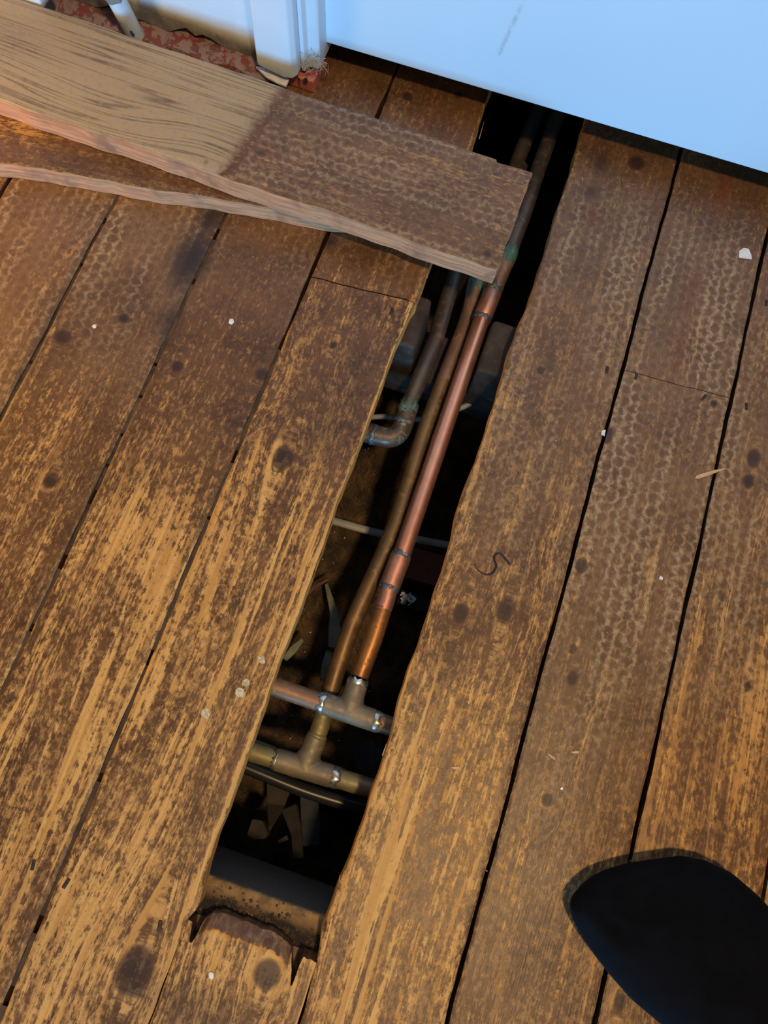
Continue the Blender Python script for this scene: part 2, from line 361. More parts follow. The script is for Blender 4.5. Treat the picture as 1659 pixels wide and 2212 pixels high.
HONEY = {-1: [(0, 0), (.12, .1), (.22, .7), (.4, .9)], 0: [(-.3, 0), (.14, 0), (.22, .45), (.30, .9), (.37, .9), (.5, .4)], 1: [(-.3, 0), (.25, 0), (.33, .35), (.45, .3)], 2: [(-.3, 0), (.33, .0), (.36, .35), (.5, .2)],
         3: [(0, 0)], 4: [(-.3, 0), (.10, 0), (.15, .35), (.25, .55), (.35, .75), (.45, .9), (.50, .5), (.54, .22)],
         5: [(-.3, 0), (-.06, .15), (.03, .45), (.12, .95), (.3, .95), (.44, 1.), (.50, .6), (.53, .25)], 6: [(-.3, 0), (.03, .1), (.16, .7), (.3, .8), (.44, .7), (.5, .2)], 7: [(0, 0)], -9: [(0, 0)]}
LIGHTS = [(1010, 1500, .006, .030, .35), (985, 1545, .007, .02, .25), (155, 880, .004, .03, .3), (120, 930, .02, .04, .15), (330, 1290, .01, .05, .2), (560, 2080, .02, .02, .1), (1400, 1250, .005, .04, .35), (275, 1160, .012, .035, .2)]
def gauss(x, y, spots):
    o = np.zeros_like(x)
    for q in spots:
        cx, cy = w2(q[0], q[1]); o = np.maximum(o, q[4]*np.exp(-(((x-cx)/q[2])**2 + ((y-cy)/q[3])**2)))
    return o
def floor_attrs(x, y, xc, seed, col):
    g = x - xc; kn = np.zeros_like(x); rim = np.zeros_like(x)
    for (px, py, rx, ry) in KNOTS:
        if rx == 0: continue
        cx, cy = w2(px, py); dx = x-cx; dy = y-cy
        kn = np.maximum(kn, 1.15*np.exp(-(((dx/rx)**2 + (dy/ry)**2))**1.5*.7))
        rho = np.sqrt((dx/rx)**2 + (dy/ry)**2); rim = np.maximum(rim, .10*np.exp(-((rho-1.35)/.35)**2))
        d = np.exp(-(np.abs(dx)/(rx*4.5))**1.3 - (dy/(ry*4.))**2)
        g = g - np.sign(dx)*rx*.95*d*(1-np.exp(-np.abs(dx)/(rx*.5)))
    wy = np.array(WEAR[col]); hy = np.array(HONEY[col])
    wear = np.interp(y, wy[:, 0], wy[:, 1]) + gauss(x, y, LIGHTS) + rim
    honey = np.interp(y, hy[:, 0], hy[:, 1])
    dirt = .48*np.clip((y-.525)/.045, 0, 1)  # dirt also holds shade under the door, painted in as a dark band
    wear = wear + .55*np.exp(-((x+.0600)/.0018)**2)*(y > -.17) + .2*np.exp(-((x-.0385)/.0015)**2)*(y > -.17)
    # arched heartwood figure in the middle of the board
    g = g + .010*np.sin(seed*1.7)*np.exp(-(g/.03)**2)*np.sin(y*6+seed)
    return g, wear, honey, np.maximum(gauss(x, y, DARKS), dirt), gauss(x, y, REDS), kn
def write_attrs(me, ga, gb, gc):
    for nme, arr in (('ga', ga), ('gb', gb), ('gc', gc)):
        at = me.attributes.new(nme, 'FLOAT_VECTOR', 'POINT'); at.data.foreach_set('vector', np.asarray(arr, dtype=np.float32).ravel())
def wobble(t, seed, amp, f=(37, 91, 211)):
    r = np.random.default_rng(abs(int(seed))); o = 0
    for i, q in enumerate(f): o = o + np.sin(t*q*(.8+.4*r.random())+r.random()*7)*amp/(1+i*.9)
    return o
THICK = 0.020
def plank_mesh(name, xl, xr, ya, yb, us, vs, seed, attr_fn, mat=BOARD, parent=None, zfun=None, side=(.75, 0., 0.), thick=THICK, zoff=0.0, edge_mat=None, **kw):
    """Closed plank: worked top grid with eased arrises, sides split off so that they carry their own wear."""
    U, V = np.meshgrid(us, vs)                       # rows along the length
    Y = ya(U) + (yb(U)-ya(U))*V
    X = xl(Y) + (xr(Y)-xl(Y))*U
    w = np.minimum(np.minimum(U, 1-U)*(X[:, -1:]-X[:, :1]), 1)
    Z = -np.exp(-w/.0010)*.0010 + wobble(Y, seed, .00025, (9, 23, 60)) + zoff
    if zfun is not None: Z = Z + zfun(X, Y)
    nu, nv = len(us), len(vs)
    top = np.stack([X, Y, Z], -1).reshape(-1, 3)
    idx = np.arange(nu*nv).reshape(nv, nu)
    q = np.stack([idx[:-1, :-1], idx[:-1, 1:], idx[1:, 1:], idx[1:, :-1]], -1).reshape(-1, 4)
    ring = np.concatenate([idx[0, :], idx[1:, -1], idx[-1, -2::-1], idx[-2:0:-1, 0]])
    n0 = len(top); nr = len(ring)
    upper = top[ring].copy(); lower = top[ring].copy(); lower[:, 2] = zoff-thick
    mid = top[ring].copy(); mid[:, 2] = zoff-thick*.5; mid[:, 0] += wobble(mid[:, 1], seed+5, .0006)*1.; mid[:, 1] += wobble(mid[:, 0], seed+6, .0006)
    verts = np.concatenate([top, upper, mid, lower])
    i = np.arange(nr); j = (i+1) % nr
    sd = np.concatenate([np.stack([n0+nr*k+i, n0+nr*(k+1)+i, n0+nr*(k+1)+j, n0+nr*k+j], -1) for k in (0, 1)])
    faces = np.concatenate([q, sd]).tolist()
    # underside: strips across
    L = {int(a): n0+2*nr+k for k, a in enumerate(ring)}
    for k in range(nv-1):
        faces.append([L[int(idx[k, 0])], L[int(idx[k+1, 0])], L[int(idx[k+1, -1])], L[int(idx[k, -1])]] )
    me = bpy.data.meshes.new(name); me.from_pydata(verts.tolist(), [], faces); me.update(); me.materials.append(mat)
    g, wear, honey, dark, red, kn, bare = attr_fn(verts[:, 0], verts[:, 1])
    k = np.arange(len(verts)) >= n0
    g = np.where(k, verts[:, 2]*.45 + .003*np.sin(verts[:, 1]*9+seed), g)
    if callable(side): side = side(verts[:, 0], verts[:, 1])
    wear = np.where(k, side[0], wear); honey = np.where(k, 0, honey); dark = np.where(k, side[1], dark); bare = np.where(k, side[2], bare); red = np.where(k, 0, red)
    sdv = np.full(len(verts), seed*3.17)
    write_attrs(me, np.stack([g, verts[:, 1], sdv], -1), np.stack([wear, honey, dark], -1), np.stack([red, kn, bare], -1))
    if edge_mat:
        me.materials.append(edge_mat); mi = np.zeros(len(me.polygons), dtype=np.int32); mi[len(q):] = 1; me.polygons.foreach_set('material_index', mi)
    sm = np.zeros(len(me.polygons), dtype=bool); sm[:len(q)] = True; me.polygons.foreach_set('use_smooth', sm)
    o = bpy.data.objects.new(name, me); COL.objects.link(o)
    if parent is not None: o.parent = parent
    return setp(o, **kw)

# ------------------------------------------------------------------ floor: boards, joists, ground
floor = empty('floor', (0, 0, 0), label='old stained pine floorboards with one board lifted out of the middle', kind='structure')
VIS0, VIS1, FAR0, FAR1 = -.33, .66, -1.0, 1.05
GAPW = .0031
SEAM = {-4: -.734, -3: -.637, -2: -.540, -1: -.442, 0: -.345, 1: -.247, 2: -.1535, 3: -.0585, 4: .0375, 5: .1345, 6: .2325, 7: .332, 8: .429, 9: .526, 10: .623}
def vgrid(y0, y1, step):
    a = [y0]
    if y0 < VIS0: a += list(np.linspace(y0, min(VIS0, y1), 6))[1:]
    s0, s1 = max(y0, VIS0), min(y1, VIS1)
    if s1 > s0: a += list(np.linspace(s0, s1, max(3, int((s1-s0)/step))))[1:]
    if y1 > VIS1: a += list(np.linspace(max(VIS1, y0), y1, 5))[1:]
    a = np.array(sorted(set(np.round(a, 6)))); return (a-a[0])/(a[-1]-a[0])
def edge(x, seed, amp, pts=None):
    def f(y):
        b = np.interp(y, [q[1] for q in pts], [q[0] for q in pts]) if pts else x
        return b + wobble(y, seed, amp)
    return f
LEFT_GAP = sorted([(-.0600, -.40), (-.0585, -.21), (-.0575, -.172), (-.0535, -.163), (-.0580, -.12), (-.0590, 0), (-.0595, .10), (-.0602, .20), (-.0595, .30), (-.0588, .339), (-.0565, .346), (-.0565, .40), (-.0575, .51), (-.0600, .60), (-.0600, 1.1)], key=lambda q: q[1])
RIGHT_GAP = sorted([(.0385, -.4), (.0385, -.20), (.0360, -.165), (.0345, -.150), (.0368, -.115), (.0372, -.06), (.0385, -.02), (.0372, .03), (.0368, .09), (.0378, .14), (.0355, .19), (.0368, .26), (.0368, .34), (.0385, .41), (.0395, .49), (.0375, .56), (.0375, 1.1)], key=lambda q: q[1])
def seam_side(x, y):
    gap = ((np.abs(x+.0585) < .006) | (np.abs(x-.0375) < .006)) & (y > -.17)
    return np.where(gap, .95, .12), np.where(gap, .0, .65), np.zeros_like(x)
def floorboard(col, y0, y1, fine=True, ya=None, yb=None, seed=None, side=seam_side, xl=None, xr=None, zfun=None, step=.003):
    seed = seed if seed is not None else col*13+int(1000*y0+5000)
    x0, x1 = SEAM[col], SEAM[col+1]
    vis = -1 <= col <= 6 and fine
    us = np.linspace(0, 1, 34 if vis else 6)
    us = np.concatenate([[0, .006, .016], us[1:-1], [.984, .994, 1]])
    vs = vgrid(y0, y1, step) if vis else np.linspace(0, 1, 12)
    lf = xl or (edge(0, 501, .0007, LEFT_GAP) if col == 3 else edge(0, 77, .0009, RIGHT_GAP) if col == 4 else edge(x0+GAPW/2, col*7+1, .0004))
    rf = xr or (edge(0, 501, .0006, LEFT_GAP) if col == 2 else edge(x1-GAPW/2, col*7+2, .0004))
    c = col if col in WEAR else -9; xc = (x0+x1)/2
    def af(x, y):
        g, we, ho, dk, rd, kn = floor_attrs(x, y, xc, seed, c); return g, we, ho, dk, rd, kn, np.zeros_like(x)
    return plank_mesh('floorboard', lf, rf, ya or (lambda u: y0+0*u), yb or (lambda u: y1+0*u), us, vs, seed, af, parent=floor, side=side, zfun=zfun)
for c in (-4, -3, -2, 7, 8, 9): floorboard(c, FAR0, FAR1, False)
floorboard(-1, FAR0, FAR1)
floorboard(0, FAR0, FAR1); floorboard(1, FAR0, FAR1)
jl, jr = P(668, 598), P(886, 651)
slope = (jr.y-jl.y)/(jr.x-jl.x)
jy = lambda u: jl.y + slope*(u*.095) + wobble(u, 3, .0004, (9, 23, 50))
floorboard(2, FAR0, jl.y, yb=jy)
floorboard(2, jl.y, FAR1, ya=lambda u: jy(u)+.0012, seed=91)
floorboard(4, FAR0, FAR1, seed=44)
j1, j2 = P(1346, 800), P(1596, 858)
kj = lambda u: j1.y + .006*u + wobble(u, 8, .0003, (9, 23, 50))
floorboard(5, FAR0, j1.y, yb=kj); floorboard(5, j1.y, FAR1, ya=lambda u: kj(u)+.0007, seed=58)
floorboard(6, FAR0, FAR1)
# the stub of the lifted board: ragged sawn end with a split
sx0, sx1 = -.058, .037
STUB = [(-.0600, -.1729), (-.0583, -.1729), (-.0559, -.1727), (-.0538, -.1736), (-.0526, -.1790), (-.0515, -.1850), (-.0493, -.1846), (-.0482, -.1810), (-.0475, -.1765), (-.0472, -.1700), (-.0431, -.1649), (-.0329, -.1635)]
STUB += [(P(px, py, -.004).x, P(px, py, -.004).y) for px, py in ((519, 1992), (561, 2007), (591, 2019), (617, 2035))]
STUB += [(.0179, -.1697), (.0222, -.1800), (.0246, -.1890), (.0258, -.1880), (.0263, -.1720), (.0270, -.1690)] + [(P(px, py, -.004).x, P(px, py, -.004).y) for px, py in ((668, 2066), (684, 2079))]
def stub_end(u):
    x = sx0 + (sx1-sx0)*u
    pts = STUB
    return np.interp(x, [p[0] for p in pts], [p[1] for p in pts]) + wobble(x, 17, .0005, (300, 700, 1500))
def stub_z(x, y):
    d = stub_end((x-sx0)/(sx1-sx0)) - y
    return -.0085*np.clip(1-d/.0080, 0, 1)*np.where((x > -.0468) & (x < .0180), 1, .0)
us = np.concatenate([np.linspace(0, .17, 44), np.linspace(.18, .77, 34), np.linspace(.775, .92, 40), np.linspace(.925, 1, 10)])
def stub_attr(x, y):
    g, we, ho, dk, rd, kn = floor_attrs(x, y, -.01, 63, 3)
    d = stub_end((x-sx0)/(sx1-sx0)) - y
    e_ = (d < .0085) & (x > -.0468) & (x < .0180); return g, np.where(e_, .05, we), np.where(e_, .55, ho), np.maximum(dk, np.where(e_, .30, 0)), rd, kn, 0*x
vs = np.concatenate([np.linspace(0, .80, 8), np.linspace(.80, 1, 70)[1:]])
plank_mesh('floorboard', edge(-.0585+.0010, 71, .0003), edge(.0385-.0010, 72, .0003), lambda u: FAR0+0*u, stub_end, us, vs, 63, stub_attr, parent=floor, zfun=stub_z, side=(.2, .5, 0))
# joists
def joist(y0, y1, notch=None, mat=JOIST, z0=-.122):
    zt = -.0215
    if notch is None: prof = [(-.74, zt), (.63, zt), (.63, z0), (-.74, z0)]
    else:
        a, b, zn = notch; prof = [(-.74, zt), (a-.002, zt), (a, zt-.003), (a+.002, zn), (b-.002, zn), (b, zt-.003), (b+.002, zt), (.63, zt), (.63, z0), (-.74, z0)]
    n = len(prof); b = MB()
    b.add([(x, y0, z) for x, z in prof] + [(x, y1, z) for x, z in prof], [tuple(range(n)), tuple(range(2*n-1, n-1, -1))] + [(i, (i+1) % n, n+(i+1) % n, n+i) for i in range(n)])
    o = b.build('joist', mat, floor); return bevel(o, .003, 3)
joist(-.198, -.147, mat=DIRTJ)
joist(.312, .366, (-.0455, .0145, -.078))
joist(.80, .85)
joist(-.66, -.61)
# nails (cut nails with oblong heads)
for i, (px, py, a) in enumerate([(846, 672, .3), (1311, 799, .25), (1374, 813, .3), (1520, 859, .7), (72, 1868, .1), (143, 1908, .5), (345, 2000, .1), (1612, 878, .1), (1655, 655, .2)]):
    q = P(px, py); b = MB(); b.box(-.0014, .0014, -.0036, .0036, -.004, .0006)
    o = b.build('nail', NAIL, floor); o.location = q; o.rotation_euler = (0, 0, -a+.3); bevel(o, .0005, 2)
# dust packed into the left-hand seams
def seam_dust(x, y0, y1, sd):
    b = MB(); y = y0
    rr = random.Random(sd)
    while y < y1:
        L = rr.uniform(.02, .11); n_ = 6; z = -rr.uniform(.0012, .0030)
        b.add([(x+sx*.0019, y+L*k/n_, z+rr.uniform(-.0005, .0005)) for k in range(n_+1) for sx in (-1, 1)], [(2*k, 2*k+1, 2*k+3, 2*k+2) for k in range(n_)])
        y += L + rr.choice((.003, .006, .012))
    setp(b.build('seam_dust', SEAMD, floor), kind='stuff')
SEAMD = mat_simple('packed_seam_dust', (.050, .031, .019), (.10, .060, .030), 60, .9, bump=.6)
seam_dust(SEAM[0], -.3, .5, 1); seam_dust(SEAM[1], -.3, .36, 2); seam_dust(SEAM[2], -.3, .17, 3)
# splinters standing off the sawn edges
for (p, q, z) in (((1267, 1905-15, 0), (733, 1925, 0), 0),):
    pass
def splinter_part(pa, pb, wd, z):
    a, b_ = P(*pa, z), P(*pb, z); b = MB(); mid = (a+b_)/2; b.tube([a, mid, b_], [wd, wd*.7, .0001], 5); b.build('splinter', SPLIN, floor)
splinter_part((731, 1932), (734, 1890), .0009, -.003)
splinter_part((826, 1632), (835, 1606), .0005, -.001)
splinter_part((1035, 300), (1046, 262), .0004, -.004)
splinter_part((922, 600), (928, 560), .0006, -.006)

# ground under the floor
nx, ny = 150, 160
gx = np.linspace(-.75, .65, nx); gy = np.linspace(-1.0, 1.05, ny)
GX, GY = np.meshgrid(gx, gy)
GZ = -.215 + .012*np.sin(GX*31+GY*17) + .008*np.sin(GX*73-GY*51+1) + .006*rng.standard_normal(GX.shape) + .05*np.clip((-.05-GX)/.06, 0, 1)*np.clip((GY+.10)/.06, 0, 1)*np.clip((.30-GY)/.1, 0, 1)
GZ = np.where((GY < -.09), GZ-.05, GZ)
idx = np.arange(nx*ny).reshape(ny, nx)
mesh_ob('floor_ground', np.stack([GX, GY, GZ], -1).reshape(-1, 3), np.stack([idx[:-1, :-1], idx[:-1, 1:], idx[1:, 1:], idx[1:, :-1]], -1).reshape(-1, 4).tolist(), SOIL, smooth=True,
        label='dark earth and rubble in the void under the floor', kind='structure')
b = MB()
for (x0, x1, y0, y1) in ((-.78, -.735, -1, 1.05), (.625, .67, -1, 1.05), (-.735, .625, -1.04, -1.0), (-.735, .625, 1.05, 1.09)): b.box(x0, x1, y0, y1, -.3, -.021)
b.build('wall_footing', BRICKM, kind='structure', label='brick footing around the void below the floorboards')

# ------------------------------------------------------------------ wall, door, architrave
WY = .5365
b = MB()
bx = list(np.linspace(-.735, -.262, 60)); n = len(bx)
zb = [.010 + .0035*math.sin(x*70)+.0025*math.sin(x*190+1) + (.006*math.exp(-((x+.350)/.006)**2)) + random.uniform(-.001, .001) for x in bx]
rows = [(WY, 1.0), (WY, .08), (WY, None)]
V = []
for (yy, zz) in rows:
    for x, q in zip(bx, zb): V.append((x, yy + (.0 if zz else random.uniform(-.0006, .0006)), zz if zz else q))
for x, q in zip(bx, zb): V.append((x, WY+.02, q+.001))
for x, q in zip(bx, zb): V.append((x, WY+.02, 1.0))
F = [(r_*n+i, r_*n+i+1, (r_+1)*n+i+1, (r_+1)*n+i) for r_ in range(4) for i in range(n-1)]
F += [(4*n+i, 4*n+i+1, i+1, i) for i in range(n-1)]
recalc(mesh_ob('wall_left', V, F, WALL, label='painted wall left of the door frame with bare grey plaster at its foot', kind='structure'))
b = MB(); b.box(-.735, -.262, WY+.0195, WY+.04, 0, 1.0)
b.build('wall_back', mat_simple('dark_mortar', (.05, .045, .04), (.10, .09, .08), 60, .9, bump=.6), kind='structure', label='dark masonry behind the broken plaster edge')
# red painted strip left at the foot of the wall
b = MB(); n = 70; V = []; F = []
for i in range(n):
    x = -.735 + (.735-.262)*i/(n-1)
    f = .5175 + .0018*math.sin(x*120) + random.uniform(-.0012, .0012); t = .0075 + random.uniform(-.0012, .0012)
    V += [(x, f, 0.0004), (x, f+.0015, t*.8), (x, .530, t), (x, WY+.018, t+.001), (x, WY+.018, 0.0004)]
for i in range(n-1):
    for k in range(5): F.append((i*5+k, i*5+(k+1) % 5, i*5+5+(k+1) % 5, i*5+5+k))
F += [(0, 1, 2, 3, 4), tuple((n-1)*5+k for k in (4, 3, 2, 1, 0))]
recalc(mesh_ob('baseboard_left', V, F, RED, label='broken strip of flaking red paint along the foot of the wall', kind='structure'))
# architrave, jamb
def prism(profile, z0, z1, zj=None):
    n = len(profile); b = MB()
    b.add([(x, y, z0 if zj is None else zj[i]) for i, (x, y) in enumerate(profile)] + [(x, y, z1) for x, y in profile],
          [tuple(range(n))[::-1], tuple(range(n, 2*n))] + [(i, (i+1) % n, n+(i+1) % n, n+i) for i in range(n)]); return b
aL, aR = PY(553, 140, .515), PY(640, 182, .515)
ax0, ax1 = aL.x, aR.x
prof = [(ax0, WY), (ax0, .518), (ax0+.002, .5155), (ax1-.012, .5145), (ax1-.004, .5160), (ax1, .5205), (ax1, WY+.03), (ax0, WY+.03)]
o = prism(prof, .02, 1.0, [.024, .0225, .022, .0185, .0185, .020, .021, .024]).build('trim_1', WHITE, kind='structure', label='white door architrave cut off short above the floor'); bevel(o, .0012, 3)
jx1 = PY(697, 110, .545).x
prof = [(ax1+.0002, .5285), (ax1+.004, .5285), (ax1+.006, .535), (jx1-.002, .536), (jx1, .538), (jx1, .60), (ax1+.0002, .60)]
o = prism(prof, .018, 1.0).build('trim_2', WHITE, kind='structure', label='white door jamb between the architrave and the door'); bevel(o, .001, 2)
# door: hinged leaf with a rounded bottom arris and gap over the boards
dl, dr = P(697, 90, .03), P(1659, 375, .03)
ang = math.atan2(dr.y-dl.y, dr.x-dl.x)
b = MB(); b.box(0, .76, 0, .035, 0, 1.1)
door = b.build('door_1', DOORM, kind='structure', label='plain white door standing just clear of the floorboards'); bevel(door, .0012, 3)
door.location = (dl.x+.0008, dl.y, .03); door.rotation_euler = (0, 0, ang)
b = MB(); b.box(.56, .62, .53, .60, .02, 1.1); o = b.build('trim_3', WHITE, kind='structure', label='white door jamb on the far side of the door')
b = MB(); b.box(-.76, .65, 1.04, 1.07, 0, 1.1); b.box(-.76, -.74, .56, 1.05, 0, 1.1); b.box(.63, .65, .56, 1.05, 0, 1.1); b.box(-.76, .65, .50+.058, 1.07, 1.1, 1.13)  # added box, out of view, blocks light so the gap under the door stays dark
b.build('wall_blocker', BLOCKER, kind='structure', label='unseen box added behind the door to keep light out')

# red block at the foot of the jamb
q = [P(650, 130), P(707, 150), P(680, 205), P(622, 185)]
q = [Vector((-.2440, .5560, 0)), Vector((-.2175, .5560, 0)), Vector((-.2180, .5245, 0)), Vector((-.2440, .5255, 0))]
blk = empty('red_block', (-.231, .540, 0), label='small red-painted wooden block with a nail hole on the floor below the door jamb', cat='wood block')
o = chip('block', [(v.x, v.y) for v in q], .0004, .0135, REDB, blk); bevel(o, .0012, 2)
b = MB(); c = P(660, 173, .0137); b.tube([c+Vector((0, 0, -.001)), c+Vector((0, 0, .0003))], .0022, 14); b.build('nail_head', NAIL, blk, label='dark nail head in the red block')
b = MB(); c = P(646, 172, .0137); b.tube([c+Vector((-.003, .003, .0002)), c+Vector((.001, -.001, .0005)), c+Vector((.003, -.003, .0001))], [.0002, .0007, .0002], 6); b.build('crack', NAIL, blk, label='dark split in the red paint')
# white sliver of plaster lying in front of the architrave
pts = [P(553, 145, .013), P(575, 149, .013), P(625, 171, .013), P(618, 187, .013), P(600, 180, .013), P(574, 166, .013)]
setp(chip('plaster_sliver', [(v.x, v.y) for v in pts], 0.0118, .0138, CHIPW, jit=.0006), 'long white plaster sliver between the architrave foot and the red block', 'plaster')
# fluff
b = MB(); c = PY(688, 128, .536)
for i in range(60):
    s = c + Vector((random.uniform(-.012, .010), random.uniform(-.010, .0), random.uniform(-.010, .008)))
    s.z = max(s.z, .0155)
    d = Vector((random.uniform(-1, 1), random.uniform(-1, .6), random.uniform(-.8, .8))).normalized()*.006
    b.tube([s, s+d*.5+Vector((0, 0, .0015)), s+d], [.00022, .00022, .0001], 4)
b.build('dust_fluff', FLUFF, label='tuft of grey dust fluff on the cut foot of the door jamb', cat='dust', kind='stuff')

# painted pipe tail and panel at the top left
base = P(298, 86, .001); top = P(246, -12, .052)
d = (top-base).normalized()
wp = empty('white_pipe', base, label='white painted heating pipe with a blue spot rising from the floor by the wall', cat='pipe')
b = MB(); b.tube([base, base+d*.002, base+(top-base)*.5, top], [.0080, .0084, .0084, .0084], 28); auto_smooth(b.build('pipe_tube', WHITE, wp))
b = MB(); t2 = top+d*.020; b.tube([top-d*.002, top, t2, t2+d*.003], [.0095, .0108, .0108, .0095], 6); bevel(b.build('grey_nut', GREYN, wp, label='grey connector nut'), .0008, 2)
b = MB(); b.tube([t2, t2+d*.06, t2+d*.08+Vector((0, 0, .3))], .0082, 20); auto_smooth(b.build('riser', WHITE, wp))
q = base+d*.0155 + Vector((.0035, -.0072, .0025)).normalized()*.0081
for k, (dx, dz) in enumerate(((0, 0), (.0012, -.0022))):
    bm = bmesh.new(); bmesh.ops.create_uvsphere(bm, u_segments=12, v_segments=8, radius=.0021)
    me = bpy.data.meshes.new('blue_spot'); bm.to_mesh(me); bm.free(); me.materials.append(BLUE); me.shade_smooth()
    o = bpy.data.objects.new('blue_spot', me); COL.objects.link(o); o.parent = wp; o.matrix_parent_inverse = Matrix.Translation(-base)
    o.location = q + Vector((dx, -.0004, dz)); o.scale = (1, .45, 1); o['label'] = 'blue paint spot on the white pipe'
cr = PY(87, 4, .49); bt = PY(50, 20, .49)
rad = .012; pr = []
for k in range(9):
    a = -math.pi/2*(k/8); pr.append((cr.x-rad+rad*math.cos(a), bt.z+rad+rad*math.sin(a)))
pr = [(cr.x, 1.0)] + pr + [(-.735, bt.z), (-.735, 1.0)]
n = len(pr); V = [(x, .490, z) for x, z in pr] + [(x, .510, z) for x, z in pr]
o = recalc(mesh_ob('radiator_panel', V, [tuple(range(n)), tuple(range(2*n-1, n-1, -1))] + [(i, (i+1) % n, n+(i+1) % n, n+i) for i in range(n)], WHITE,
    label='white radiator panel with a rounded lower corner at the top left', cat='radiator')); bevel(o, .002, 3)

# ------------------------------------------------------------------ two loose boards lying across the floor
def loose_board(name, rt, rb, lt, lb, seed, thick, attr, label, notch=None, n_len=230, side=(.2, 0, .8)):
    """Plank from its four top corners: right-top, right-bottom, left-top, left-bottom (all in one plane)."""
    rt, rb = Vector(rt), Vector(rb); O = rb; ex = (Vector(lb)-O); Ln = ex.length + .16; ex.normalize()
    nz = ex.cross(Vector(rt)-O).normalized(); nz = -nz if nz.z < 0 else nz
    ey = nz.cross(ex) if (nz.cross(ex)).dot(Vector(rt)-O) > 0 else -nz.cross(ex)
    Wd = (Vector(rt)-O).dot(ey)
    # local: x across (0..Wd), y along (0..Ln)
    Mx = Matrix((( ey.x, ex.x, nz.x, O.x), (ey.y, ex.y, nz.y, O.y), (ey.z, ex.z, nz.z, O.z), (0, 0, 0, 1)))
    if Mx.determinant() < 0: Mx = Mx @ Matrix.Diagonal((1, 1, -1, 1))
    inv = Mx.inverted()
    def loc(px, py):                                   # pixel -> local, by ray on the top plane
        v = Vector(ROT @ np.array([px-IMG_W/2, py-IMG_H/2, FOC])); c = Vector((0, 0, CAM_H))
        t = (O-c).dot(nz)/v.dot(nz); q = inv @ (c+v*t); return q.x, q.y
    A = attr(loc, Wd)
    us = np.concatenate([[0, .006, .016], np.linspace(0, 1, 36)[1:-1], [.984, .994, 1]])
    vs = np.concatenate([np.linspace(0, .12, 40), np.linspace(.12, 1, n_len)[1:]])
    e0 = (lambda u: 0*u) if notch is None else notch['end']
    xr = (lambda y: Wd+wobble(y, seed+2, .0006)) if notch is None else (lambda y: Wd+wobble(y, seed+2, .0006)+notch['top'](y))
    xl = lambda y: wobble(y, seed+1, .0009)
    o = plank_mesh(name, xl, xr, e0, lambda u: Ln+0*u, us, vs, seed, A, side=side, thick=thick, edge_mat=EDGE, zfun=notch.get('z') if notch else None)
    # plank_mesh builds the top at z=0 with +z up
    o.matrix_world = Mx if (Mx.to_3x3() @ Vector((0, 0, 1))).z > 0 else Mx @ Matrix.Diagonal((1, 1, -1, 1))
    setp(o, label, 'floorboard'); return o, loc
def spots(x, y, lst, loc):
    o = np.zeros_like(x)
    for (px, py, ra, rl, s) in lst:
        cx, cy = loc(px, py); o = np.maximum(o, s*np.exp(-(((x-cx)/ra)**2 + ((y-cy)/rl)**2)))
    return o
def attr1(loc, Wd):
    bx0, by0 = loc(600, 200); bx1, by1 = loc(480, 370)
    def f(x, y):
        g = x - Wd*.5
        cx, cy = loc(200, 230)
        # cathedral figure on the bare end
        dy = y-cy
        g = g + .013*np.exp(-((x-cx)/.03)**2)*np.exp(-(dy/.10)**2) - .010*np.exp(-((x-loc(430, 300)[0])/.022)**2-((y-loc(430, 300)[1])/.05)**2)
        yb = by0 + (by1-by0)*(x-bx0)/(bx1-bx0)
        bare = np.clip((y-yb)/.045+.5, 0, 1)
        kn = spots(x, y, [(560, 330, .006, .008, .75), (445, 350, .006, .004, .6), (1053, 547, .0045, .005, 1.), (695, 360, .003, .004, .7), (650, 228, .007, .009, .55), (760, 250, .006, .008, .35)], loc)
        dark = spots(x, y, [(560, 280, .03, .02, .3), (700, 240, .02, .05, .35), (650, 390, .01, .03, .3), (30, 80, .03, .05, .45), (640, 300, .012, .02, .2)], loc)
        wear = np.full_like(x, .20); honey = np.where(y < yb-.01, .62, 0.)
        red = spots(x, y, [(570, 330, .01, .02, .35)], loc)
        return g, wear, honey, dark, red, kn, bare
    return f
rt, rb = P(1164, 372, .0415), P(1074, 580, .0415)
lb_ = P(0, 214, .0415)
def top_in(y): return np.where(y < .032, -.0022+0*y, 0.) + np.where((y > .032) & (y < .06), .0004, 0.)
def end_in(u): return .0065*np.exp(-((u-.875)/.018)**2) + .004*np.exp(-((u-.80)/.012)**2) + wobble(u, 4, .0006, (12, 31, 83))
# left-top corner follows from the width; plane is fixed by three points
b1, loc1 = loose_board('loose_floorboard', rt, rb, None, lb_, 201, .0215, attr1,
    'upper loose floorboard, bare and pale at left, brown at right, reaching across the gap', notch={'end': end_in, 'top': top_in}, side=(.85, .0, .30))
def attr2(loc, Wd):
    def f(x, y):
        g = x - Wd*.5
        dark = spots(x, y, [(150, 330, .03, .05, .55), (300, 340, .05, .10, .5), (80, 300, .012, .02, .3), (500, 430, .03, .08, .45), (70, 260, .04, .05, .3)], loc)
        wear = .26 + spots(x, y, [(60, 285, .008, .02, .55), (190, 310, .004, .06, .4), (30, 250, .02, .03, .3)], loc)
        return g, wear, np.full_like(x, .14), dark, np.zeros_like(x), np.zeros_like(x), np.zeros_like(x)
    return f
rbz = .019
rb2 = P(770, 478, rbz); lb2 = P(0, 350, rbz)
dirv = (lb2-rb2).normalized(); perp = Vector((0, 0, 1)).cross(dirv); perp = perp if perp.y > 0 else -perp
rt2 = rb2 + perp*.093
b2, loc2 = loose_board('loose_floorboard', rt2, rb2, None, lb2, 233, .0185, attr2,
    'darker loose floorboard with a pale split edge lying under the longer loose board', n_len=180, side=(.85, 0, .30))

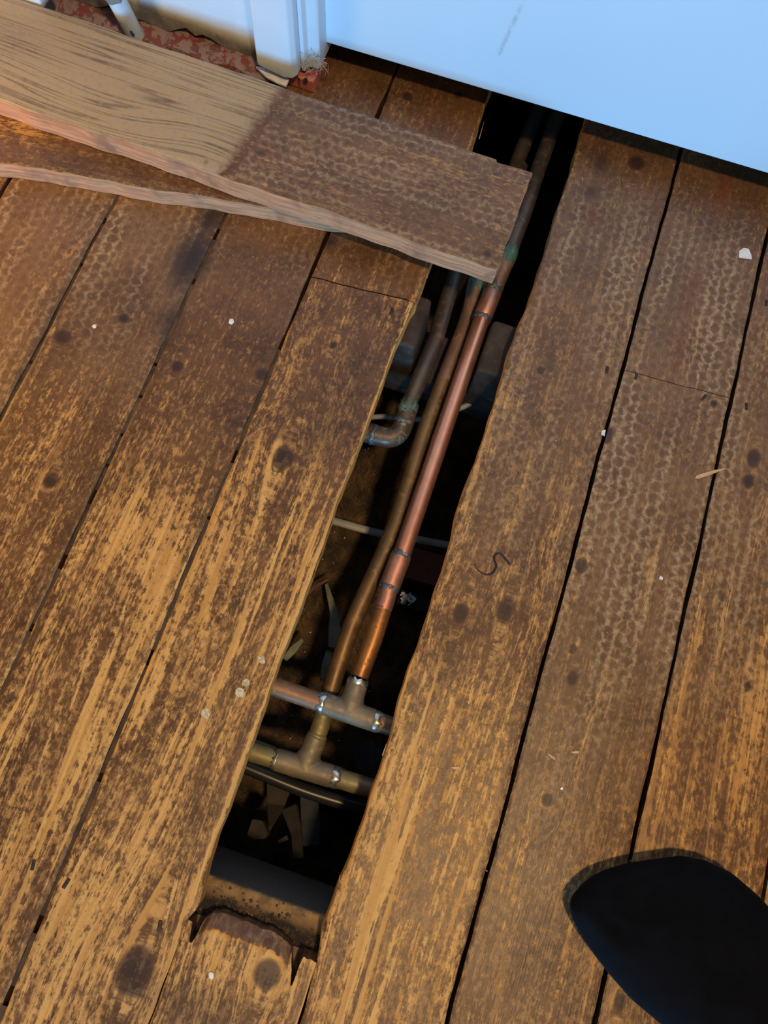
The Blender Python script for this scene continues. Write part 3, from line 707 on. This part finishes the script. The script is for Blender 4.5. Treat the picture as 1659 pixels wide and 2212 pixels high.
# ------------------------------------------------------------------ pipes
RP = .0077
def tube_ob(name, pts, rr, mat, parent, seg=24, **kw):
    b = MB(); b.tube(pts, rr, seg); return auto_smooth(b.build(name, mat, parent, **kw), 40)
def ring_ob(c, axis, rr, ln, mat, parent, jag=.35, name='solder_ring', **kw):
    axis = Vector(axis).normalized(); up = Vector((0, 0, 1)); a = axis.cross(up).normalized(); b_ = a.cross(axis)
    seg = 30; V = []; F = []
    e0 = [ln*(.5+random.uniform(-jag, jag)) for _ in range(seg)]; e1 = [ln*(.5+random.uniform(-jag, jag)) for _ in range(seg)]
    for k in range(seg):
        th = 2*math.pi*k/seg; d = a*math.cos(th)+b_*math.sin(th)
        V += [c-axis*e0[k]+d*(rr-.0006), c-axis*e0[k]*.8+d*rr, c+d*(rr+.0005), c+axis*e1[k]*.8+d*rr, c+axis*e1[k]+d*(rr-.0006)]
    for k in range(seg):
        j = (k+1) % seg
        for q in range(4): F.append((k*5+q, k*5+q+1, j*5+q+1, j*5+q))
    return recalc(mesh_ob(name, V, F, mat, parent, True, **kw))
def tee_ob(c, d, br, half, blen, rr, mat, parent, **kw):
    d = Vector(d).normalized(); br = Vector(br).normalized(); b = MB()
    b.tube([c-d*half, c-d*(half-.001), c+d*(half-.001), c+d*half], [rr*.97, rr, rr, rr*.97], 28)
    b.tube([c, c+br*rr*.9, c+br*(rr*1.5), c+br*(blen-.001), c+br*blen], [rr*1.05, rr*1.12, rr, rr, rr*.97], 28)
    o = b.build('tee_fitting', mat, parent, **kw)
    m_ = o.modifiers.new('remesh', 'REMESH'); m_.mode = 'VOXEL'; m_.voxel_size = .0008; m_.use_smooth_shade = True
    s = o.modifiers.new('smooth', 'SMOOTH'); s.factor = .5; s.iterations = 5
    return o
# --- right-hand pipe: old tail, new copper length, couplers, upper tee and its cross pipe
z3 = -.042
A3 = lambda px, py: P(px, py, z3)
main = empty('copper_pipe', A3(900, 1100), label='bright new copper pipe with soldered couplers and a tee, right-hand pipe in the gap', cat='pipe')
far = A3(1095, 558) + (A3(1203, 254)-A3(1095, 558)).normalized()*.50
far.y = min(far.y, 1.02)
tube_ob('old_pipe_length', [A3(1098, 552), A3(1132, 462), A3(1162, 368), A3(1203, 254), A3(1203, 254)+(A3(1203, 254)-A3(1162, 368)).normalized()*.30], RP, CU_DARK, main, label='dull dark length of pipe running on under the door')
tube_ob('pipe_length', [A3(1098, 552), A3(1082, 592), A3(1062, 640)], RP, CU_PINK, main)
ring_ob(A3(1098, 553), A3(1098, 553)-A3(1082, 592), RP*1.05, .016, VERDI, main, name='verdigris_patch', label='green verdigris on the copper')
tc0, tc1 = A3(1064, 632), A3(1041, 688)
tube_ob('coupler', [tc0, tc0.lerp(tc1, .03), tc0.lerp(tc1, .5), tc0.lerp(tc1, .97), tc1], [RP*1.08, RP*1.17, RP*1.16, RP*1.17, RP*1.08], CU_COUP, main)
ring_ob(tc0.lerp(tc1, -.06), tc1-tc0, RP*1.12, .010, FLUX, main, .45, label='dark ragged solder joint'); ring_ob(tc1, tc1-tc0, RP*1.14, .0055, FLUX, main, .3, label='dark ragged solder joint')
new = [A3(1041, 688), A3(1016, 771), A3(984, 866), A3(951, 950), A3(913, 1071), A3(869, 1196)]
new = [new[0].lerp(new[-1], k/6) for k in range(7)]
tube_ob('new_pipe_length', new, RP, CU_NEW, main, 32, label='shiny new copper length')
lc0, lc1 = A3(866, 1202), A3(841, 1268)
tube_ob('coupler', [lc0, lc0.lerp(lc1, .03), lc0.lerp(lc1, .5), lc0.lerp(lc1, .97), lc1], [RP*1.06, RP*1.17, RP*1.16, RP*1.17, RP*1.06], CU_COUP, main)
ring_ob(lc0, lc1-lc0, RP*1.13, .0050, FLUX, main, .4); ring_ob(lc1, lc1-lc0, RP*1.13, .0050, FLUX, main, .4)
ring_ob(lc0.lerp(lc1, -.05), lc1-lc0, RP*1.05, .004, SOLDER, main, .4)
tube_ob('pipe_length', [lc1, A3(834, 1296), A3(826, 1318)], RP, CU_COUP, main)
tend = A3(776, 1462)
tube_ob('old_pipe_length', [A3(828, 1312), A3(806, 1382), tend], RP, CU_ORANGE, main, label='orange-brown oiled length of copper')
cA, cB = A3(592, 1483), A3(851, 1571); cd = (cB-cA).normalized()
cA = cA - cd*.15; cB = cB + cd*.17
cc = A3(754, 1536)
prj = cA + cd*((cc-cA).dot(cd)); br = (tend-prj)
tee_ob(prj, cd, br, .0215, br.length*.80, RP*1.17, CU_TEE, main)
tl, tr = prj-cd*.0215, prj+cd*.0215
tube_ob('cross_pipe', [cA, tl+cd*.003], RP, CU_PINK, main, label='pinkish cross pipe running left from the tee')
tube_ob('cross_pipe', [tr-cd*.003, cB], RP, CU_PINK, main)
ring_ob(tl-cd*.001, cd, RP*1.10, .007, SOLDER, main, .3, label='bright solder joint'); ring_ob(tr+cd*.002, cd, RP*1.10, .008, SOLDER, main, .25, label='bright solder joint'); ring_ob(prj+br*.83, br, RP*1.12, .006, SOLDER, main, .3, label='bright solder joint')
# --- middle pipe to the lower tee
z2 = -.061
A2 = lambda px, py, z=z2: P(px, py, z)
mid = empty('copper_pipe', A2(850, 1131), label='old brown copper pipe between the others, ending in the lower tee', cat='pipe')
pl = catmull([A2(1062, 520), A2(1030, 600), A2(1012, 681), A2(967, 801), A2(919, 930), A2(855, 1131), A2(802, 1255), A2(762, 1345), A2(733, 1430), A2(707, 1515), A2(691, 1572)], 5)
h = 16
tube_ob('pipe_length', pl[:h+1], RP, CU_PINK, mid); tube_ob('pipe_length', pl[h:-5], RP, CU_BROWN, mid)
tube_ob('pipe_length', pl[-6:]+[A2(684, 1592)], RP, CU_OLIVE, mid, label='olive tarnished stub into the lower tee')
far2 = [A2(1062, 520), A2(1119, 345), A2(1161, 243), A2(1161, 243)+(A2(1161, 243)-A2(1119, 345)).normalized()*.30]
tube_ob('old_pipe_length', far2, RP, CU_DARK, mid)
f0, f1 = A2(1124, 358), A2(1106, 400)
tube_ob('coupler', [f1, f0.lerp(f1, .5), f0], [RP*1.2, RP*1.22, RP*1.05], CU_DARK, mid)
ring_ob(A2(1028, 610), A2(1028, 610)-A2(1012, 681), RP*1.04, .022, VERDI, mid, .45, name='verdigris_patch', label='green verdigris on the copper')
lA, lB = A2(537, 1622), A2(806, 1704); ld = (lB-lA).normalized(); lA = lA-ld*.15; lB = lB+ld*.18
lc = lA + ld*((A2(656, 1661)-lA).dot(ld)); lbv = A2(684, 1592)-lc
tee_ob(lc, ld, lbv, .0240, lbv.length, RP*1.2, CU_TEE, mid)
tube_ob('cross_pipe', [lA, lc-ld*.021], RP*1.02, CU_OLIVE, mid, label='greenish brown cross pipe of the lower tee'); 
tube_ob('cross_pipe', [lc+ld*.021, lc+ld*.048], RP*1.02, CU_OLIVE, mid); tube_ob('cross_pipe', [lc+ld*.046, lB], RP, CU_PINK, mid)
ring_ob(lc-ld*.0235, ld, RP*1.12, .006, SOLDER, mid, .3); ring_ob(lc+ld*.0265, ld, RP*1.12, .008, SOLDER, mid, .3); ring_ob(lc+lbv*1.03, lbv, RP*1.08, .004, CU_OLIVE, mid, .2)
# --- left pipe with the elbow
z1 = -.052
A1 = lambda px, py, z=z1: P(px, py, z)
lp = empty('copper_pipe', A1(941, 735), label='dark tarnished copper pipe at left that turns away through an elbow', cat='pipe')
d1 = (A1(983, 587)-A1(881, 877)).normalized()
tube_ob('pipe_length', [A1(880, 880), A1(941, 735), A1(983, 587), A1(983, 587)+d1*.05], RP, CU_DARK, lp)
el = catmull([A1(884, 872), A1(873, 908), A1(862, 934), A1(843, 945), A1(815, 941), A1(792, 934)], 6)
tube_ob('elbow', el, [RP*1.22]*len(el), mat_pipe('elbow_tarnish', (.15, .10, .06), (.09, .065, .045), (.28, .24, .18), .5, (.35, .6), patina=(.09, .17, .15), pt=.6), lp)
ring_ob(A1(880, 884), d1, RP*1.20, .011, VERDI, lp, .4, name='verdigris_patch', label='green verdigris at the elbow joint')
ring_ob(A1(868, 914), d1, RP*1.25, .004, FLUX, lp, .4)
de = (A1(792, 934)-A1(815, 941)).normalized()
ring_ob(A1(806, 939), de, RP*1.25, .005, FLUX, lp, .45)
tube_ob('cross_pipe', [A1(795, 935), A1(795, 935)+de*.15], RP, CU_DARK, lp)

# ------------------------------------------------------------------ cables and rubbish in the void
def cable(pts, rr, mat, label, cat='cable', flat=1.0, name='cable'):
    b = MB(); b.tube(catmull(pts, 8), rr, 12, True, flat); return auto_smooth(b.build(name, mat, None, label=label, cat=cat), 50)
cable([P(760, 905, -.13), P(830, 900, -.125), P(905, 905, -.115), P(985, 885, -.10), P(1040, 858, -.095), P(1075, 825, -.10), P(1120, 790, -.11)], .0028, CABLE_G, 'grey cable looping up beneath the pipes towards the notched joist')
cable([P(660, 1108, -.155), P(730, 1128, -.155), P(820, 1152, -.156), P(900, 1165, -.158), P(990, 1182, -.16), P(1100, 1200, -.16)], .0042, CABLE_G, 'flat grey cable crossing the void under the middle of the pipes', flat=.6)
cable([P(470, 1630, -.088), P(560, 1668, -.090), P(660, 1708, -.093), P(770, 1742, -.096), P(900, 1780, -.10)], .0060, CABLE_B, 'thick black cable just below the lower tee')
cable([P(530, 1596, -.080), P(560, 1606, -.084), P(600, 1622, -.088), P(650, 1650, -.09)], .0022, GREENOFF, 'thin grey-green flex sagging behind the lower cross pipe')
def stick(pts, wd, th, mat, label, name='wood_offcut', cat='offcut'):
    pts = [Vector(p) for p in pts]; b = MB(); n = len(pts); V = []
    for i, p in enumerate(pts):
        t = (pts[min(i+1, n-1)]-pts[max(i-1, 0)]).normalized(); a = t.cross(Vector((0, 0, 1))).normalized(); u = a.cross(t)
        for s, q in ((-1, -1), (1, -1), (1, 1), (-1, 1)): V.append(p + a*wd[i]*s*.5 + u*th*q*.5 + a*random.uniform(-.0006, .0006))
    F = [(i*4+k, i*4+(k+1) % 4, i*4+4+(k+1) % 4, i*4+4+k) for i in range(n-1) for k in range(4)] + [(3, 2, 1, 0), tuple((n-1)*4+k for k in range(4))]
    b.add(V, F); return bevel(b.build(name, mat, None, label=label, cat=cat), .0008, 2)
ZV = -.175
stick([P(605, 1690, ZV), P(595, 1740, ZV), P(582, 1790, ZV+.02)], [.026, .017, .003], .006, OFFCUT, 'pale wedge-shaped wood offcut in the void below the black cable')
stick([P(625, 1745, ZV), P(640, 1800, ZV+.012), P(645, 1858, ZV+.03)], [.016, .010, .009], .006, OFFCUT, 'narrow wood offcut standing between the wedge and the bluish strip')
stick([P(668, 1710, ZV), P(671, 1770, ZV), P(672, 1828, ZV+.01)], [.017, .018, .017], .005, GREYOFF, 'bluish grey flat strip leaning beside the narrow offcut')
stick([P(600, 1820, ZV+.01), P(622, 1808, ZV+.01)], [.004, .005], .003, OFFCUT, 'tiny pale stick lying across beside the narrow offcut')
stick([P(540, 1785, ZV+.02), P(560, 1792, ZV+.02), P(578, 1806, ZV+.022)], [.014, .018, .006], .01, OFFCUT, 'small dim wood lump left of the wedge offcut')
stick([P(705, 1262, -.165), P(722, 1325, -.155), P(723, 1360, -.15), P(718, 1400, -.148)], [.004, .008, .012, .008], .004, GREENOFF, 'grey-green plastic strip standing left of the middle pipe', 'plastic_strip', 'strip')
stick([P(614, 1425, -.15), P(634, 1402, -.15), P(655, 1382, -.15)], [.006, .008, .004], .004, GREENOFF, 'short grey-green shard at the left edge of the gap', 'plastic_strip', 'strip')
stick([P(712, 1405, -.155), P(704, 1440, -.15), P(698, 1470, -.15)], [.006, .009, .006], .004, GREENOFF, 'grey-green shard just above the pinkish cross pipe', 'plastic_strip', 'strip')
stick([P(640, 1305, -.15), P(680, 1268, -.148), P(712, 1250, -.15)], [.003, .004, .002], .003, BRICKM, 'thin orange-brown splinter on the rubble left of the middle pipe', 'wood_splinter', 'splinter')
stick([P(840, 1208, -.17), P(930, 1232, -.17), P(1050, 1260, -.17)], [.034, .034, .033], .02, BRICKM, 'red-brown timber batten lying in the void right of the lower coupler', 'timber_batten', 'batten')
stick([P(770, 1640, -.15), P(800, 1632, -.14), P(828, 1642, -.145)], [.02, .028, .014], .004, GREYOFF, 'dim grey scrap of board under the right cross pipe', 'board_scrap', 'scrap')
# white flakes under the right-hand pipe
b = MB()
for k in range(16):
    c = P(880+random.uniform(-14, 14), 1293+random.uniform(-11, 11), -.12+random.uniform(-.006, .004))
    a = random.uniform(0, 6); s = random.uniform(.002, .0045); V = []
    for q in range(5):
        th = a+q*1.256; V.append(c+Vector((math.cos(th)*s*random.uniform(.5, 1.2), math.sin(th)*s*random.uniform(.5, 1.2), random.uniform(-.0015, .0015))))
    V += [v+Vector((0, 0, .0008)) for v in V]
    b.add(V, [(0, 1, 2, 3, 4), (9, 8, 7, 6, 5)] + [(i, (i+1) % 5, 5+(i+1) % 5, 5+i) for i in range(5)])
fl = b.build('plaster_flakes', PLAST, None, label='clump of white plaster flakes caught in the void beside the lower coupler', cat='plaster')
b = MB(); b.box(P(860, 1293, -.13).x, P(1000, 1293, -.13).x+.06, P(880, 1293, -.13).y-.008, P(880, 1293, -.13).y+.006, -.135, -.1255)
b.build('timber_lath', BLACK, None, label='dark lath in the void carrying the white flakes', cat='lath')
# crumbs of dirt on the joist by the sawn end
b = MB()
for k in range(170):
    x = random.uniform(-.056, .037); y = float(stub_end((x-sx0)/(sx1-sx0))) + random.expovariate(1/.0035) + .0012
    if y > -.149: continue
    s = random.uniform(.0005, .0017); z = -.0215
    V = [(x+s*math.cos(a)*random.uniform(.7, 1.2), y+s*math.sin(a)*random.uniform(.7, 1.2), z) for a in (0, 1.05, 2.1, 3.15, 4.2, 5.25)]
    V += [(x+(v[0]-x)*.6, y+(v[1]-y)*.6, z+s*random.uniform(.3, .7)) for v in V]
    b.add(V, [(0, 1, 2, 3, 4, 5)[::-1], (6, 7, 8, 9, 10, 11)] + [(i, (i+1) % 6, 6+(i+1) % 6, 6+i) for i in range(6)])
b.build('dirt_crumbs', SOIL, None, label='dark crumbs of dirt along the sawn end of the short board', cat='dirt', kind='stuff')
# glints of grit in the rubble
b = MB()
for k in range(90):
    x, y = random.uniform(-.15, .04), random.uniform(-.08, .29)
    i, j = int((x+.75)/1.4*(nx-1)), int((y+1)/2.05*(ny-1)) if False else 0
    iz = GZ[int(round((y+1.0)/2.05*(ny-1))) if False else min(159, int((y+1.0)/2.05*159)), min(149, int((x+.75)/1.4*149))]
    s = random.uniform(.0004, .0011)
    b.add([(x-s, y, iz+.004), (x+s, y, iz+.004), (x, y+s, iz+.004), (x, y-s, iz+.004), (x, y, iz+.004+s), (x, y, iz+.004-s)],
          [(0, 3, 4), (3, 1, 4), (1, 2, 4), (2, 0, 4), (3, 0, 5), (1, 3, 5), (2, 1, 5), (0, 2, 5)])
b.build('rubble_grit', CHIPW, None, label='bright crumbs of grit scattered over the rubble', cat='grit', kind='stuff')

# ------------------------------------------------------------------ small things on the boards
def blob_poly(px, py, pts): return [(P(px+a, py+c).x, P(px+a, py+c).y) for a, c in pts]
def small(name, px, py, pts, mat, label, cat, h=.0008, z=.0003, group=None):
    o = chip(name, blob_poly(px, py, pts), z, z+h, mat, jit=h*.3); return setp(o, label, cat, group)
small('paint_chip', 1608, 549, [(-13, 4), (-12, -6), (-3, -12), (8, -10), (14, 3), (15, 12), (0, 10), (-12, 8)], CHIPW, 'largest white paint chip, on the far right board below the door', 'paint chip')
small('paint_chip', 1302, 937, [(-4, 5), (-4, -4), (0, -7), (5, -7), (4, -1), (3, 6), (0, 3)], CHIPW, 'small white paint chip on the seam right of the gap', 'paint chip', .0012)
small('paint_chip', 1427, 1249, [(-5, 2), (-2, -5), (4, -1), (3, 4)], CHIPW, 'small white paint chip among the carpet print on the right board', 'paint chip')
small('paint_chip', 204, 706, [(-5, 0), (-1, -4), (5, -3), (4, 3), (-2, 4)], CHIPW, 'small white paint chip on the far left board', 'paint chip')
small('paint_chip', 500, 696, [(-6, 3), (-3, -6), (4, -6), (6, 1), (1, 6)], CHIPW, 'dull white paint chip on the board left of the cross joint', 'paint chip')
small('paint_chip', 457, 2107, [(-5, 3), (-5, -6), (0, -9), (5, -5), (5, 4), (0, 9)], CHIPW, 'white paint drop on the sawn stub of the lifted board', 'paint chip')
small('paint_chip', 1212, 1703, [(-3, 2), (-1, -3), (3, -2), (3, 3)], CHIPW, 'tiny white paint chip near the round knot right of the gap', 'paint chip')
small('paint_splash', 518, 1496, [(-10, 2), (-8, -7), (0, -11), (9, -7), (11, 2), (5, 11), (-4, 11)], SPLAT, 'round cream paint splash, lower of a touching pair by the gap edge', 'paint splash', .0004)
small('paint_splash', 531, 1475, [(-8, 5), (-7, -5), (2, -9), (9, -6), (7, 4), (0, 8)], SPLAT, 'cream paint splash, upper of a touching pair by the gap edge', 'paint splash', .0004)
small('paint_splash', 565, 1424, [(-8, 4), (-8, -6), (-2, -4), (2, -11), (7, -2), (8, 8), (1, 11)], SPLAT, 'broken cream paint splash above the pair near the gap edge', 'paint splash', .0003)
small('paint_splash', 444, 1541, [(-10, 0), (-7, -9), (2, -12), (10, -7), (9, 6), (2, 13), (-7, 9)], SPLAT, 'scratched cream paint splash left of the touching pair', 'paint splash', .0003)
small('wood_splinter', 1530, 1024, [(-30, 9), (-27, 4), (10, -7), (33, -11), (32, -9), (5, 2), (-22, 11)], SPLIN, 'long pale wood splinter lying across the seam of the right-hand boards', 'splinter', .0016)
small('wood_splinter', 983, 1659, [(-9, -3), (7, -3), (10, 1), (6, 3), (-4, 2)], SPLIN, 'short pale splinter on the worn board right of the gap', 'splinter', .0012)
small('wood_splinter', 1194, 1634, [(-12, -8), (-3, -2), (5, 3), (4, 8), (-3, 4), (-8, -2)], SPLIN, 'thin bent splinter right of the dark seam', 'splinter', .0009)
small('wood_splinter', 1242, 1625, [(-9, -2), (8, -3), (8, 2), (-6, 2)], SPLIN, 'tiny pale splinter beside the bent one', 'splinter', .0009)
# curled black thread
th = [P(x, y, .0009) for x, y in ((1024, 1217), (1031, 1229), (1044, 1239), (1057, 1241), (1067, 1234), (1072, 1222), (1068, 1210), (1069, 1200), (1078, 1195), (1089, 1203), (1101, 1219))]
tt = catmull(th, 6); b = MB(); b.tube(tt, [.0002+.0006*min(1, i/18) for i in range(len(tt))], 8)
auto_smooth(b.build('thread', INK, None, label='curled black thread shaped like an S on the board right of the gap', cat='thread'))
# dust specks
b = MB()
for k in range(150):
    px, py = random.uniform(0, 1659), random.uniform(300, 2200)
    c = P(px, py, .0004)
    if -.065 < c.x < .045 and c.y > -.2: continue
    s = random.uniform(.0003, .0008)
    b.add([(c.x-s, c.y, .0003), (c.x+s*.8, c.y-s*.3, .0003), (c.x, c.y+s, .0003), (c.x, c.y, .0003+s*.9)], [(0, 2, 1), (0, 1, 3), (1, 2, 3), (2, 0, 3)])
b.build('dust_specks', CHIPW, None, label='tiny white specks of dust strewn over the floorboards', cat='dust', kind='stuff')

# ------------------------------------------------------------------ the person's foot in a black sock
T = Vector((.192, -.0745, 0)); fw = Vector((-.87, .49, 0)).normalized(); md = Vector((-fw.y, fw.x, 0))
secs = [(-.001, -.004, -.014, .014, .022), (.001, .003, -.024, .007, .028), (.005, .0065, -.034, .003, .032), (.012, .0095, -.047, .001, .034), (.022, .012, -.062, .0008, .036), (.034, .0135, -.079, .0008, .039),
        (.048, .0145, -.090, .0008, .043), (.065, .0145, -.097, .0008, .048), (.085, .011, -.099, .001, .054), (.11, .005, -.098, .002, .062), (.14, -.002, -.094, .003, .075),
        (.17, -.010, -.090, .003, .095), (.195, -.012, -.086, .002, .115), (.222, -.014, -.082, .0015, .120), (.248, -.020, -.076, .003, .105), (.262, -.032, -.064, .012, .075)]
V = []; F = []; seg = 36
for (s, mL, mR, zl_, zh) in secs:
    for k in range(seg):
        a = 2*math.pi*k/seg; ca, sa = math.cos(a), math.sin(a)
        e = .78; ca = math.copysign(abs(ca)**e, ca); sa = math.copysign(abs(sa)**e, sa)
        mc, mh = (mL+mR)/2, (mL-mR)/2
        zc, zh2 = (zl_+zh)/2, (zh-zl_)/2
        hh = zc + zh2*sa
        # higher on the big-toe side
        mpos = mc + mh*ca
        if sa > 0: hh -= (zh-zl_)*.18*(1-(ca+1)/2)
        bump = .0022*math.sin((mpos+.004)*2*math.pi/.021)*max(0, 1-abs(s-.018)/.03) if sa > .1 else 0
        V.append(T - fw*(s + .006*(1-ca)*0) + md*mpos + Vector((0, 0, hh+bump)))
ns = len(secs)
for i in range(ns-1):
    for k in range(seg): F.append((i*seg+k, i*seg+(k+1) % seg, (i+1)*seg+(k+1) % seg, (i+1)*seg+k))
F += [tuple(range(seg)), tuple((ns-1)*seg+k for k in range(seg))[::-1]]
person = empty('person', T - fw*.12 - md*.045, label="person's foot in a black sock stepping in from the lower right corner", cat='person')
b = MB(); b.add(V, F)
ac = T - fw*.212 + md*(-.048)
lean = Vector((.06, -.10, 1)).normalized()
b.tube([ac+Vector((0, 0, .06)), ac+Vector((0, 0, .10)), ac+lean*.16, ac+lean*.24], [.036, .037, .038, .043], 28)
sock = b.build('sock', SOCK, person)
rm = sock.modifiers.new('remesh', 'REMESH'); rm.mode = 'VOXEL'; rm.voxel_size = .0022; rm.use_smooth_shade = True
sm = sock.modifiers.new('smooth', 'SMOOTH'); sm.factor = .5; sm.iterations = 6
b = MB(); pts = [ac+lean*q for q in (.17, .20, .28, .36, .44)]
b.tube(pts, [.062, .061, .060, .063, .068], 28); auto_smooth(b.build('trouser_leg', TROUS, person, label='dark trouser leg above the sock'), 50)
